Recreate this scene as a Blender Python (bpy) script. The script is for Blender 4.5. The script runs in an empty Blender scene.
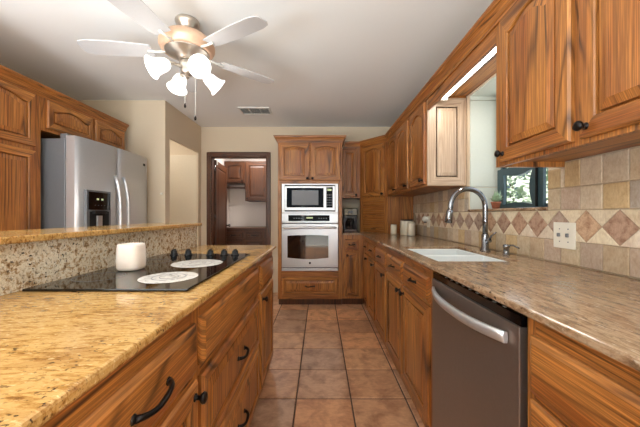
import bpy, bmesh, math, random
from mathutils import Vector, Matrix
random.seed(7)
R = math.radians
C = bpy.context.scene.collection

# ------------------------------------------------------------------ camera, world, lights, exposure
CH = 1.15                                   # lens height above the floor
cam_d = bpy.data.cameras.new('camera'); cam_d.sensor_width = 36; cam_d.lens = 292/640*36
cam_d.shift_y = 0.0016; cam_d.clip_start = 0.02
cam = bpy.data.objects.new('camera', cam_d); C.objects.link(cam)
cam.location = (0, 0, CH); cam.rotation_euler = (R(90), 0, 0)
bpy.context.scene.camera = cam
vs = bpy.context.scene.view_settings
vs.view_transform = 'Standard'; vs.look = 'None'; vs.gamma = 1; vs.use_curve_mapping = False
vs.exposure = 0.0
world = bpy.data.worlds.new('sky'); bpy.context.scene.world = world; world.use_nodes = True
wn = world.node_tree.nodes; wl = world.node_tree.links
bg = wn['Background']; sky = wn.new('ShaderNodeTexSky'); sky.sky_type = 'HOSEK_WILKIE'
sky.sun_direction = Vector((0.5, -0.5, 0.7)).normalized(); sky.turbidity = 3
wl.new(sky.outputs[0], bg.inputs[0]); bg.inputs[1].default_value = 1.2

def area(name, loc, rot, sx, sy, power, col=(1, 1, 1)):
    l = bpy.data.lights.new(name, 'AREA'); l.shape = 'RECTANGLE'; l.size = sx; l.size_y = sy
    l.energy = power; l.color = col
    o = bpy.data.objects.new(name, l); C.objects.link(o); o.location = loc; o.rotation_euler = rot
    return o
# two added, unseen uplights behind the camera; fill bounced off the ceiling
area('rear_fill_uplight', (-0.6, -2.2, .75), (R(176), 0, 0), 2.8, 1.4, 300, (.86, .94, 1))
area('left_fill_uplight', (-2.2, -.6, .8), (R(176), 0, R(-90)), 1.6, 1.0, 120, (.86, .94, 1))
area('kitchen_window_daylight', (1.36, 1.86, 1.62), (R(90), 0, R(90)), .7, .8, 3, (.93, .97, 1))
sun = bpy.data.lights.new('sun', 'SUN'); sun.energy = 9; sun.angle = .01; sun.color = (1, .97, .92)
so = bpy.data.objects.new('sun', sun); C.objects.link(so); so.rotation_euler = Vector((.55, .35, -.76)).to_track_quat('-Z', 'Y').to_euler()
area('laundry_fill_light', (-1.15, 5.0, 2.38), (0, 0, 0), .4, .4, 22, (1, .95, .9))  # unseen fill light, added to brighten the laundry room
area('hall_fill_light', (-2.35, 3.75, 2.38), (0, 0, 0), .4, .4, 7, (1, .93, .86))  # added because the hall needs light; no fixture is seen

# ------------------------------------------------------------------ materials
def srgb(r, g, b):
    f = lambda c: (c/255/12.92) if c/255 <= .04045 else ((c/255+.055)/1.055)**2.4
    return (f(r), f(g), f(b), 1)

def newmat(name):
    m = bpy.data.materials.new(name); m.use_nodes = True
    return m, m.node_tree.nodes, m.node_tree.links, m.node_tree.nodes['Principled BSDF']

def plain(name, col, rough=.5, metal=0, bump=0, bscale=80, var=.06, **kw):
    m, n, l, b = newmat(name)
    tc = n.new('ShaderNodeTexCoord'); no = n.new('ShaderNodeTexNoise'); no.inputs['Scale'].default_value = bscale
    no.inputs['Detail'].default_value = 4
    l.new(tc.outputs['Object'], no.inputs['Vector'])
    mr = n.new('ShaderNodeMapRange'); mr.inputs[1].default_value = .3; mr.inputs[2].default_value = .7
    mr.inputs[3].default_value = 1-var; mr.inputs[4].default_value = 1
    l.new(no.outputs['Fac'], mr.inputs[0])
    mx = n.new('ShaderNodeVectorMath'); mx.operation = 'SCALE'
    mx.inputs[0].default_value = col[:3]; l.new(mr.outputs[0], mx.inputs['Scale'])
    l.new(mx.outputs[0], b.inputs['Base Color'])
    b.inputs['Roughness'].default_value = rough; b.inputs['Metallic'].default_value = metal
    if bump:
        bp = n.new('ShaderNodeBump'); bp.inputs['Strength'].default_value = bump; bp.inputs['Distance'].default_value = .002
        l.new(no.outputs['Fac'], bp.inputs['Height']); l.new(bp.outputs[0], b.inputs['Normal'])
    for k, v in kw.items(): b.inputs[k].default_value = v
    return m

def ramp(n, stops):
    r = n.new('ShaderNodeValToRGB'); e = r.color_ramp.elements
    e[0].position, e[0].color = stops[0]; e[1].position, e[1].color = stops[-1]
    for p, c in stops[1:-1]:
        x = e.new(p); x.color = c
    return r

def mapping(n, l, src, scale=(1, 1, 1), rot=(0, 0, 0)):
    mp = n.new('ShaderNodeMapping'); mp.inputs['Scale'].default_value = scale; mp.inputs['Rotation'].default_value = rot
    l.new(src, mp.inputs['Vector']); return mp.outputs[0]

def noise(n, l, vec, scale, detail=4, rough=.55, dist=0):
    t = n.new('ShaderNodeTexNoise'); t.inputs['Scale'].default_value = scale; t.inputs['Detail'].default_value = detail
    t.inputs['Roughness'].default_value = rough; t.inputs['Distortion'].default_value = dist
    l.new(vec, t.inputs['Vector']); return t.outputs['Fac']

def mixc(n, l, f, a, b, mode='MIX'):
    m = n.new('ShaderNodeMix'); m.data_type = 'RGBA'; m.blend_type = mode
    if isinstance(f, (int, float)): m.inputs[0].default_value = f
    else: l.new(f, m.inputs[0])
    for s, v in ((6, a), (7, b)):
        if isinstance(v, tuple): m.inputs[s].default_value = v
        else: l.new(v, m.inputs[s])
    return m.outputs[2]

def wood(name, dark, mid, light, rough=.38, coat=.25):
    # grain runs along V of the metre-scaled UV map
    m, n, l, b = newmat(name)
    uv = n.new('ShaderNodeUVMap').outputs[0]
    def math_(op, a, v, clamp=False):
        q = n.new('ShaderNodeMath'); q.operation = op; q.use_clamp = clamp
        for k, x in enumerate((a, v)):
            if isinstance(x, (int, float)): q.inputs[k].default_value = x
            else: l.new(x, q.inputs[k])
        return q.outputs[0]
    def rng(x, a, b_, c=0, d=1):
        q = n.new('ShaderNodeMapRange'); q.inputs[1].default_value = a; q.inputs[2].default_value = b_
        q.inputs[3].default_value = c; q.inputs[4].default_value = d; l.new(x, q.inputs[0]); return q.outputs[0]
    ring = noise(n, l, mapping(n, l, uv, (1, .08, 1)), 3.6, 1.2, .4)
    line = rng(math_('PINGPONG', math_('MULTIPLY', ring, 30), .5), .0, .2, 1, 0)          # cathedral growth lines
    zone = rng(noise(n, l, mapping(n, l, uv, (1, .2, 1)), 9, 1), .40, .62, .2, .9)
    streak = rng(noise(n, l, mapping(n, l, uv, (1, .012, 1)), 220, 3, .7), .47, .60, 1, 0)  # straight pores
    broad = noise(n, l, mapping(n, l, uv, (1, .06, 1)), 12, 3, .6)
    base = ramp(n, [(.32, mid), (.66, light)]); l.new(broad, base.inputs[0])
    c1 = mixc(n, l, math_('MULTIPLY', line, zone, True), base.outputs[0], dark)
    c2 = mixc(n, l, math_('MULTIPLY', streak, .5), c1, dark)
    l.new(c2, b.inputs['Base Color'])
    b.inputs['Roughness'].default_value = rough; b.inputs['Coat Weight'].default_value = coat
    b.inputs['Coat Roughness'].default_value = .25
    return m

OAK = wood('golden_oak', srgb(44, 19, 8), srgb(160, 91, 38), srgb(206, 138, 68), .42, .12)
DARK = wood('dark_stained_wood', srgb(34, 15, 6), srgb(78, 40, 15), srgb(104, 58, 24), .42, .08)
GLAREOAK = wood('oak_with_painted_glare', srgb(140, 112, 90), srgb(186, 160, 134), srgb(204, 180, 154), .4, .15)  # same oak, window glare put into its colour as a paler tone
SHADE = plain('cabinet_inside', srgb(60, 34, 18), .7)

def granite(name, cols, fleck, pale, rot, stretch, s=28, flk=.6, rough=.12, fs=75, big=.5):
    m, n, l, b = newmat(name)
    tc = n.new('ShaderNodeTexCoord').outputs['Object']
    v = mapping(n, l, tc, stretch, rot)
    fine = noise(n, l, v, s, 7, .72, .3)
    base = ramp(n, cols); l.new(fine, base.inputs[0])
    wide = noise(n, l, v, s*.14, 5, .65, .6)
    wm = ramp(n, [(.38, (.74, .66, .6, 1)), (.52, (1, 1, 1, 1)), (.68, (.92, .88, .84, 1))]); l.new(wide, wm.inputs[0])
    c0 = mixc(n, l, big, base.outputs[0], wm.outputs[0], 'MULTIPLY')
    pn = noise(n, l, v, s*1.9, 4, .6, .2)
    pm = n.new('ShaderNodeMapRange'); pm.inputs[1].default_value = .6; pm.inputs[2].default_value = .72; l.new(pn, pm.inputs[0])
    c1 = mixc(n, l, pm.outputs[0], c0, pale)
    fn = noise(n, l, mapping(n, l, tc, tuple(1+(q-1)*.5 for q in stretch), rot), fs, 3, .6)
    fm = n.new('ShaderNodeMapRange'); fm.inputs[1].default_value = flk; fm.inputs[2].default_value = flk+.05; l.new(fn, fm.inputs[0])
    patch = noise(n, l, tc, 7, 4); qm = n.new('ShaderNodeMapRange'); qm.inputs[1].default_value = .38; qm.inputs[2].default_value = .58
    l.new(patch, qm.inputs[0])
    mm = n.new('ShaderNodeMath'); mm.operation = 'MULTIPLY'; l.new(fm.outputs[0], mm.inputs[0]); l.new(qm.outputs[0], mm.inputs[1])
    c2 = mixc(n, l, mm.outputs[0], c1, fleck)
    l.new(c2, b.inputs['Base Color']); b.inputs['Roughness'].default_value = rough
    return m
GOLD = granite('golden_granite', [(.3, srgb(104, 66, 34)), (.42, srgb(172, 126, 66)), (.54, srgb(206, 166, 104)), (.7, srgb(184, 138, 78))],
               srgb(52, 36, 28), srgb(226, 196, 144), (0, 0, R(-28)), (.45, 1.6, 1), 50, .6, .14, 110, .8)
SPLASH = granite('mottled_granite', [(.32, srgb(96, 68, 46)), (.43, srgb(176, 148, 112)), (.52, srgb(232, 224, 204)), (.66, srgb(170, 152, 126))],
                 srgb(44, 34, 30), srgb(240, 236, 222), (0, 0, 0), (1, 1, 1), 48, .58, .2, 90, 1.0)
TAUPE = granite('taupe_granite', [(.3, srgb(78, 54, 38)), (.43, srgb(134, 106, 80)), (.56, srgb(172, 146, 118)), (.72, srgb(112, 84, 60))],
                srgb(50, 36, 32), srgb(196, 180, 160), (0, 0, R(6)), (1.9, .35, 1), 34, .6, .16, 90, .9)
WALL = plain('beige_paint', srgb(214, 198, 174), .75, bump=.15, bscale=120, var=.03)
CEIL = plain('ceiling_paint', srgb(234, 236, 235), .9, bump=.25, bscale=150, var=.02)
WHITE = plain('white_paint', srgb(226, 226, 220), .5, var=.03)
JAMB = plain('pale_board_paint', srgb(196, 200, 190), .6, var=.03)
LWALL = plain('pale_laundry_paint', srgb(222, 214, 208), .7, var=.03)
STEEL = plain('stainless_steel', srgb(210, 211, 214), .34, .75, var=.04)
DSTEEL = plain('dark_stainless', srgb(140, 128, 120), .34, .8, var=.05)
GREY = plain('grey_painted_metal', srgb(112, 114, 118), .45, .3, var=.05)
CHROME = plain('brushed_nickel', srgb(140, 142, 146), .18, 1, var=.02)
NICKEL = plain('satin_nickel', srgb(196, 188, 178), .32, .85, var=.04)
COPPER = plain('blush_metal', srgb(222, 186, 158), .42, .25, var=.04)
BRONZE = plain('dark_bronze', srgb(34, 28, 26), .32, .7, var=.1)
BLACK = plain('black_glass', srgb(10, 10, 12), .06, var=.02)
OVENG = plain('mirror_oven_glass', srgb(14, 14, 16), .04, var=.02, **{'IOR': 2.3})
BLKP = plain('black_plastic', srgb(14, 14, 15), .45, var=.1)
RUBBER = plain('dark_gap', srgb(12, 11, 10), .8, var=.1)
RED = plain('dark_red_plastic', srgb(48, 8, 8), .25, var=.1)
CERAM = plain('white_enamel', srgb(214, 218, 218), .12, var=.01)
CREAM = plain('cream_ceramic', srgb(222, 212, 192), .3, var=.04)
PLASTIC = plain('ivory_plastic', srgb(232, 226, 212), .35, var=.02)
TERRA = plain('terracotta', srgb(176, 110, 84), .8, var=.15)
LEAF = plain('pale_green_leaf', srgb(170, 200, 165), .5, var=.3, bscale=40)
TREE = plain('tree_leaf', srgb(222, 236, 214), .6, var=.3, bscale=6)
BARK = plain('bark', srgb(90, 72, 56), .9, var=.3)
TEAL = plain('teal_painted_wood', srgb(52, 76, 84), .45, var=.2)
BLADE = plain('pale_blade', srgb(196, 197, 199), .6, var=.03)
GRASS = plain('lawn', srgb(110, 140, 80), .9, var=.3)
LIDW = plain('dark_wood_lid', srgb(74, 52, 38), .5, var=.2)
CEMIT = plain('candle_glass', srgb(240, 226, 214), .18, var=.03)
CEMIT.node_tree.nodes['Principled BSDF'].inputs['Subsurface Weight'].default_value = .3
CEMIT.node_tree.nodes['Principled BSDF'].inputs['Subsurface Radius'].default_value = (.03, .02, .015)

def glass(name, tint=(1, 1, 1, 1)):
    m, n, l, b = newmat(name)
    b.inputs['Base Color'].default_value = tint; b.inputs['Transmission Weight'].default_value = 1
    b.inputs['Roughness'].default_value = .02; b.inputs['IOR'].default_value = 1.1
    return m
GLASS = glass('window_glass')
POT = glass('carafe_glass', (.5, .5, .5, 1))

def emit(name, col, s):
    m, n, l, b = newmat(name); b.inputs['Base Color'].default_value = col
    b.inputs['Emission Color'].default_value = col; b.inputs['Emission Strength'].default_value = s
    return m
BULB = emit('lit_frosted_glass', (1, .97, .93, 1), 1.5)
TUBE = emit('lit_fluorescent_tube', (1, .97, .92, 1), 9)
DIGIT = emit('display_digits', (.6, .7, .4, 1), .25)

def tilemat(name, rough, s, amt, vein):
    m, n, l, b = newmat(name)
    at = n.new('ShaderNodeVertexColor'); at.layer_name = 'tint'
    tc = n.new('ShaderNodeTexCoord').outputs['Object']
    f = noise(n, l, tc, s, 6, .65, .4)
    r = ramp(n, [(.33, vein), (.56, (1, 1, 1, 1)), (.7, (1.0, 1.0, 1.0, 1))]); l.new(f, r.inputs[0])
    c = mixc(n, l, amt, at.outputs['Color'], r.outputs[0], 'MULTIPLY')
    f2 = noise(n, l, mapping(n, l, tc, (1, 2.2, 1)), s*3.1, 4, .6)
    r2 = ramp(n, [(.35, (.72, .66, .62, 1)), (.6, (1, 1, 1, 1))]); l.new(f2, r2.inputs[0])
    c = mixc(n, l, .55, c, r2.outputs[0], 'MULTIPLY')
    l.new(c, b.inputs['Base Color']); b.inputs['Roughness'].default_value = rough
    bp = n.new('ShaderNodeBump'); bp.inputs['Strength'].default_value = .25; bp.inputs['Distance'].default_value = .002
    l.new(f2, bp.inputs['Height']); l.new(bp.outputs[0], b.inputs['Normal'])
    return m
FLOORT = tilemat('terracotta_floor_tile', .32, 8, .9, (.5, .4, .36, 1))
TRAV = tilemat('tumbled_travertine', .6, 22, .5, (.72, .6, .5, 1))
DIAM = tilemat('red_brown_travertine', .6, 34, .9, (.5, .36, .3, 1))
GROUT = plain('grout', srgb(92, 70, 56), .9, var=.2)
GROUTP = plain('pale_grout', srgb(176, 158, 134), .9, var=.1)

def burner_mat():
    m, n, l, b = newmat('patterned_white_element')
    tc = n.new('ShaderNodeTexCoord').outputs['Object']
    f = noise(n, l, tc, 34, 4, .6, 1.5)
    r = ramp(n, [(.42, srgb(236, 234, 228)), (.62, srgb(205, 200, 194)), (.72, srgb(120, 116, 112))]); l.new(f, r.inputs[0])
    l.new(r.outputs[0], b.inputs['Base Color']); b.inputs['Roughness'].default_value = .15
    return m
BURN = burner_mat()

# ------------------------------------------------------------------ mesh building
class MB:
    def __init__(s): s.v = []; s.f = []; s.uv = []; s.m = []; s.mats = []; s.col = []; s.sm = []
    def mi(s, mat):
        if mat not in s.mats: s.mats.append(mat)
        return s.mats.index(mat)
    def face(s, pts, uvs=None, mat=None, col=None, smooth=False):
        i = len(s.v); s.v += [Vector(p) for p in pts]; s.f.append(list(range(i, i+len(pts))))
        s.uv.append(uvs or [(0, 0)]*len(pts)); s.m.append(s.mi(mat)); s.col.append(col); s.sm.append(smooth)
    def hexa(s, p, mat, grain=2, col=None):
        # p: 8 corners, 0-3 bottom ring, 4-7 top ring; grain = local axis index 0,1,2
        ox, oy = random.uniform(0, 20), random.uniform(0, 20)
        for q in ((0, 3, 2, 1), (4, 5, 6, 7), (0, 1, 5, 4), (1, 2, 6, 5), (2, 3, 7, 6), (3, 0, 4, 7)):
            P = [Vector(p[k]) for k in q]
            s.face(P, s.auto_uv(P, grain, ox, oy), mat, col)
    def auto_uv(s, P, grain, ox=0, oy=0):
        g = grain if isinstance(grain, Vector) else Vector([(1, 0, 0), (0, 1, 0), (0, 0, 1)][grain])
        nrm = (P[1]-P[0]).cross(P[-1]-P[0])
        nrm = nrm.normalized() if nrm.length > 1e-12 else Vector((0, 0, 1))
        a = g - nrm*g.dot(nrm)
        if a.length < .2: a = nrm.orthogonal()
        a.normalize(); b = a.cross(nrm)
        return [(ox+p.dot(b), oy+p.dot(a)) for p in P]
    def box(s, x0, x1, y0, y1, z0, z1, mat, grain=2, col=None):
        s.hexa([(x0, y0, z0), (x1, y0, z0), (x1, y1, z0), (x0, y1, z0), (x0, y0, z1), (x1, y0, z1), (x1, y1, z1), (x0, y1, z1)], mat, grain, col)
        return s
    def loops(s, rings, mat, cap0=True, cap1=True, smooth=False, grain=None, closed=True):
        ox, oy = random.uniform(0, 20), random.uniform(0, 20)
        n = len(rings[0])
        for a, b in zip(rings, rings[1:]):
            for k in range(n if closed else n-1):
                P = [a[k], a[(k+1) % n], b[(k+1) % n], b[k]]
                P = [Vector(p) for p in P]
                s.face(P, s.auto_uv(P, grain, ox, oy) if grain is not None else None, mat, None, smooth)
        if cap0: P = [Vector(p) for p in reversed(rings[0])]; s.face(P, s.auto_uv(P, grain, ox, oy) if grain is not None else None, mat)
        if cap1: P = [Vector(p) for p in rings[-1]]; s.face(P, s.auto_uv(P, grain, ox, oy) if grain is not None else None, mat)
    def tube(s, pts, r, mat, n=10, flat=1.0, up=None):
        pts = [Vector(p) for p in pts]; rs = r if isinstance(r, (list, tuple)) else [r]*len(pts)
        rings = []; prev = None
        for i, p in enumerate(pts):
            t = (pts[min(i+1, len(pts)-1)] - pts[max(i-1, 0)]).normalized()
            if prev is None: a = (Vector(up) if up else (Vector((0, 0, 1)) if abs(t.z) < .9 else Vector((1, 0, 0))))
            else: a = prev
            a = (a - t*a.dot(t)).normalized(); prev = a; b = t.cross(a)
            rings.append([p + a*math.cos(2*math.pi*k/n)*rs[i] + b*math.sin(2*math.pi*k/n)*rs[i]*flat for k in range(n)])
        s.loops(rings, mat, smooth=True)
    def lathe(s, prof, c, mat, axis=(0, 0, 1), n=24, cap=True):
        ax = Vector(axis).normalized(); a = ax.orthogonal().normalized(); b = ax.cross(a); c = Vector(c)
        rings = [[c + ax*z + (a*math.cos(2*math.pi*k/n)+b*math.sin(2*math.pi*k/n))*max(r, 1e-4) for k in range(n)] for r, z in prof]
        s.loops(rings, mat, cap0=cap, cap1=cap, smooth=True)
    def build(s, name, parent=None, bevel=0, keep=False):
        off = Vector(parent.matrix_world.translation) if parent else Vector((0, 0, 0))
        if parent:
            off = Vector((0, 0, 0)); q = parent
            while q: off += Vector(q.location); q = q.parent
        me = bpy.data.meshes.new(name)
        me.from_pydata([p-off for p in s.v], [], s.f)
        for m in s.mats: me.materials.append(m)
        ul = me.uv_layers.new(name='UVMap'); k = 0
        for i, p in enumerate(me.polygons):
            p.material_index = s.m[i]; p.use_smooth = s.sm[i]
            for j in range(len(s.f[i])): ul.data[k].uv = s.uv[i][j]; k += 1
        if any(c is not None for c in s.col):
            ca = me.color_attributes.new('tint', 'FLOAT_COLOR', 'CORNER'); k = 0
            for i in range(len(s.f)):
                for j in range(len(s.f[i])): ca.data[k].color = s.col[i] or (1, 1, 1, 1); k += 1
        if not keep:
            bm = bmesh.new(); bm.from_mesh(me)
            bmesh.ops.remove_doubles(bm, verts=bm.verts, dist=1e-5)
            bmesh.ops.recalc_face_normals(bm, faces=bm.faces)
            bm.to_mesh(me); bm.free()
        o = bpy.data.objects.new(name, me); C.objects.link(o)
        if parent: o.parent = parent
        if bevel:
            b = o.modifiers.new('soft_edge', 'BEVEL'); b.width = bevel; b.segments = 2; b.limit_method = 'ANGLE'; b.angle_limit = R(40)
        return o

def tag(o, label, cat, group=None):
    o['label'] = label; o['category'] = cat
    if group: o['group'] = group
    return o
def thing(name, loc, label, cat, group=None):
    o = bpy.data.objects.new(name, None); C.objects.link(o); o.location = loc; o.empty_display_size = .05
    return tag(o, label, cat, group)
def struct(o): o['kind'] = 'structure'; return o

class F:   # a flat face frame: u to the right, v up, w out of the face
    def __init__(s, o, U, W): s.o = Vector(o); s.U = Vector(U).normalized(); s.W = Vector(W).normalized(); s.V = Vector((0, 0, 1))
    def __call__(s, u, v, w=0): return s.o + s.U*u + s.V*v + s.W*w

def outline(u0, u1, v0, v1, rise, m, na=14):
    # v1 is the height of the sides, the arch rises above them
    a, b, c, d = u0+m, u1-m, v0+m, v1-m
    pts = [(a, c), (b, c)]
    for k in range(na+1):
        t = k/na
        h = rise*(math.sin(math.pi*min(1, max(0, (t-.06)/.88))))**1.0 if rise else 0
        pts.append((b+(a-b)*t, d+h))
    return pts

def rect_ring(u0, u1, v0, v1, m, na=14):
    a, b, c, d = u0+m, u1-m, v0+m, v1-m
    return [(a, c), (b, c)] + [(b+(a-b)*k/na, d) for k in range(na+1)]

def panel_door(mb, f, u0, u1, v0, v1, mat, rise=0, st=.058, top=None, t=.02, slab=False):
    ox, oy = random.uniform(0, 20), random.uniform(0, 20)
    na = 14 if rise else 2
    if slab:
        rings = [([p for p in rect_ring(u0, u1, v0, v1, m, na)], w) for m, w in ((0, 0), (0, t*.5), (.003, t*.68), (.016, t), )]
        iu = None
    else:
        tp = st if top is None else top
        iu = (u0+st, u1-st, v0+st, v1-tp-rise)
        rings = [(rect_ring(u0, u1, v0, v1, 0, na), 0), (rect_ring(u0, u1, v0, v1, 0, na), t*.6), (rect_ring(u0, u1, v0, v1, .006, na), t)]
        rings += [(outline(*iu, rise, m, na), w) for m, w in ((-.003, t), (.0005, t-.004), (.001, t-.0185), (.009, t-.0185), (.010, t-.006), (.034, t-.001), (.036, t))]
    horiz = slab == 'h'
    N = len(rings[0][0])
    def uvf(P2, rot, ws=None):
        ws = ws or [0]*len(P2)
        if rot: return [(ox+5+p[1]+w_, oy+p[0]) for p, w_ in zip(P2, ws)]
        return [(ox+p[0]+w_, oy+p[1]) for p, w_ in zip(P2, ws)]
    for ri, ((A, wa), (B, wb)) in enumerate(zip(rings, rings[1:])):
        for k in range(N):
            k2 = (k+1) % N
            P2 = [A[k], A[k2], B[k2], B[k]]
            if slab: rot = horiz
            else:
                rail = not (k == 1 or k == N-1)
                rot = rail and ri <= 4
            mb.face([f(*A[k], wa), f(*A[k2], wa), f(*B[k2], wb), f(*B[k], wb)], uvf(P2, rot, [wa, wa, wb, wb]), mat)
    L, w = rings[-1]
    mb.face([f(*p, w) for p in L], uvf(L, horiz), mat)
    B0 = rings[0][0]; mb.face([f(*p, 0) for p in reversed(B0)], uvf(B0, horiz), mat)

def door(parent, f, u0, u1, v0, v1, mat=None, rise=0, knob=None, name='door', **kw):
    mb = MB(); panel_door(mb, f, u0, u1, v0, v1, mat or OAK, rise, **kw); d = mb.build(name, parent)
    if knob:
        t = kw.get('t', .02); k = MB(); c = f(knob[0], knob[1], t-.001)
        k.lathe([(.011, 0), (.011, .003), (.006, .005), (.006, .014), (.013, .019), (.0165, .025), (.014, .031), (.006, .034)], c, BRONZE, f.W, 16)
        k.build('knob', d)
    return d

def drawer(parent, f, u0, u1, v0, v1, mat=None, handle=True, panel=False, hw=.05, name='drawer', hu=None):
    mb = MB()
    if panel: panel_door(mb, f, u0, u1, v0, v1, mat or OAK, 0, st=.035)
    else: panel_door(mb, f, u0, u1, v0, v1, mat or OAK, slab='h')
    d = mb.build(name, parent)
    if handle:
        u = (u0+u1)/2 if hu is None else hu; v = (v0+v1)/2; k = MB(); t = .019
        P = []; rr = []
        for i in range(13):
            s = -1+2*i/12
            P.append(f(u+s*hw, v + .004*math.sin(s*3), t+.004+.024*(1-abs(s)**2.6))); rr.append(.0045+.003*abs(s)**3+.002*(1-abs(s)))
        k.tube(P, rr, BRONZE, 8)
        for s in (-1, 1): k.lathe([(.010, 0), (.010, .003), (.006, .008)], f(u+s*hw, v, t-.001), BRONZE, f.W, 10)
        k.build('handle', d)
    return d

# ------------------------------------------------------------------ main dimensions
WX, LX = 1.16, -2.78           # right and left walls
BY, RY = 4.30, -3.0            # back and rear walls
CZ = 2.44
CT = .915                      # counter height
LCX, ICX = .517, -.335         # counter front edges
# ------------------------------------------------------------------ room shell
mb = MB(); S = .3416; g = .0045
mb.box(-3.3, 1.6, -3.1, 6.1, -.06, -.004, GROUT)
xs0 = -.148; ys0 = 1.827
for i in range(-10, 5):
    for j in range(-15, 13):
        x0 = xs0+i*S; y0 = ys0+j*S
        if x0+S < -3.1 or x0 > 1.35 or y0+S < -3.05 or y0 > 5.9: continue
        k = random.uniform(.82, 1.12); h = random.uniform(-.05, .05)
        base = random.choice([srgb(222, 168, 124), srgb(212, 160, 120), srgb(228, 178, 134), srgb(204, 162, 130)])
        col = (base[0]*k*(1+h), base[1]*k, base[2]*k*(1-h), 1)
        a, b, c, d = x0+g, x0+S-g, y0+g, y0+S-g
        r1 = [(a, c, -.01), (b, c, -.01), (b, d, -.01), (a, d, -.01)]
        e = .004
        r2 = [(a, c, -.003), (b, c, -.003), (b, d, -.003), (a, d, -.003)]
        r3 = [(a+e, c+e, 0), (b-e, c+e, 0), (b-e, d-e, 0), (a+e, d-e, 0)]
        for A, B in ((r1, r2), (r2, r3)):
            for q in range(4): mb.face([A[q], A[(q+1) % 4], B[(q+1) % 4], B[q]], None, FLOORT, col)
        mb.face(r3, None, FLOORT, col)
struct(mb.build('floor', keep=True))
struct(MB().box(-3.3, 1.6, -3.1, 6.1, CZ, CZ+.08, CEIL).build('ceiling'))
# right wall with the deep window recess
WY0, WY1, WZ0, WZ1 = 1.48, 2.27, 1.17, 2.075
mb = MB()
mb.box(WX, 1.42, RY, WY0, 0, CZ, WALL); mb.box(WX, 1.42, WY1, 4.4, 0, CZ, WALL)
mb.box(WX, 1.42, WY0, WY1, 0, WZ0, WALL); mb.box(WX, 1.42, WY0, WY1, WZ1, CZ, WALL)
struct(mb.build('wall_right'))
# left wall with the breakfast window, rear wall with the patio opening
mb = MB()
mb.box(LX-.12, LX, RY, -2.0, 0, CZ, WALL); mb.box(LX-.12, LX, -.4, 3.4, 0, CZ, WALL)
mb.box(LX-.12, LX, -2.0, -.4, 0, .9, WALL); mb.box(LX-.12, LX, -2.0, -.4, 2.1, CZ, WALL)
struct(mb.build('wall_left'))
mb = MB()
mb.box(LX, -2.0, RY-.12, RY, 0, CZ, WALL); mb.box(.8, 1.42, RY-.12, RY, 0, CZ, WALL); mb.box(-2.0, .8, RY-.12, RY, 2.3, CZ, WALL)
struct(mb.build('wall_rear'))
def window_unit(name, f, w, h, nx, mat, d=.04, fr=.05):
    root = bpy.data.objects.new(name, None); C.objects.link(root); root.location = f.o; struct(root)
    mb = MB()
    def b(u0, u1, v0, v1, w0, w1, m):
        mb.hexa([f(u0, v0, w0), f(u1, v0, w0), f(u1, v0, w1), f(u0, v0, w1), f(u0, v1, w0), f(u1, v1, w0), f(u1, v1, w1), f(u0, v1, w1)], m)
    b(0, w, 0, fr, -d, 0, mat); b(0, w, h-fr, h, -d, 0, mat)
    for k in range(nx+1):
        u = fr/2 + (w-fr)*k/nx; b(u-fr/2, u+fr/2, fr, h-fr, -d, 0, mat)
    mb.build('window_frame', root)
    mb = MB(); b(fr/2, w-fr/2, fr/2, h-fr/2, -d/2-.002, -d/2+.002, GLASS); mb.build('glass_pane', root)
window_unit('window_2', F((-2.0, RY-.03, 0.0), (1, 0, 0), (0, 1, 0)), 2.8, 2.3, 2, WHITE)
window_unit('window_3', F((LX-.03, -2.0, .9), (0, 1, 0), (1, 0, 0)), 1.6, 1.2, 2, WHITE)
# wall beside the refrigerator, hall opening, back wall, laundry room
struct(MB().box(LX-.12, -1.75, 3.3, 3.4, 0, CZ, WALL).build('wall_fridge'))
mb = MB(); mb.box(-1.775, -1.75, 4.20, BY, 0, CZ, WALL); mb.box(-1.775, -1.75, 3.4, 4.20, 2.04, CZ, WALL)
struct(mb.build('wall_hall'))
DX0, DX1, DZ = -1.61, -.78, 2.01
mb = MB(); mb.box(-3.3, DX0, BY, BY+.11, 0, CZ, WALL); mb.box(DX1, 1.42, BY, BY+.11, 0, CZ, WALL); mb.box(DX0, DX1, BY, BY+.11, DZ, CZ, WALL)
struct(mb.build('wall_back'))
struct(MB().box(-3.3, -3.2, 3.4, BY, 0, CZ, WALL).build('wall_hall_end'))
struct(MB().box(-1.88, -1.78, BY+.11, 5.85, 0, CZ, LWALL).build('wall_laundry_left'))
struct(MB().box(-.5, -.4, BY+.11, 5.85, 0, CZ, LWALL).build('wall_laundry_right'))
struct(MB().box(-1.88, -.4, 5.75, 5.85, 0, CZ, LWALL).build('wall_laundry_back'))
# door casing
mb = MB(); cw = .055
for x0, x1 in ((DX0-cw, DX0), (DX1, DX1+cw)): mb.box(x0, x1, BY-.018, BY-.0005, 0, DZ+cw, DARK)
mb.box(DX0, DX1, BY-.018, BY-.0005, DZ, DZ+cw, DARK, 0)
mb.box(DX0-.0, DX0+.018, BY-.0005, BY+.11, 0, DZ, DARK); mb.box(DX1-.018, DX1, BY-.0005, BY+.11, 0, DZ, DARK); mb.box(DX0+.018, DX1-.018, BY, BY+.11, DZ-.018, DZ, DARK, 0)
struct(mb.build('trim_1', bevel=.004))
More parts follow.
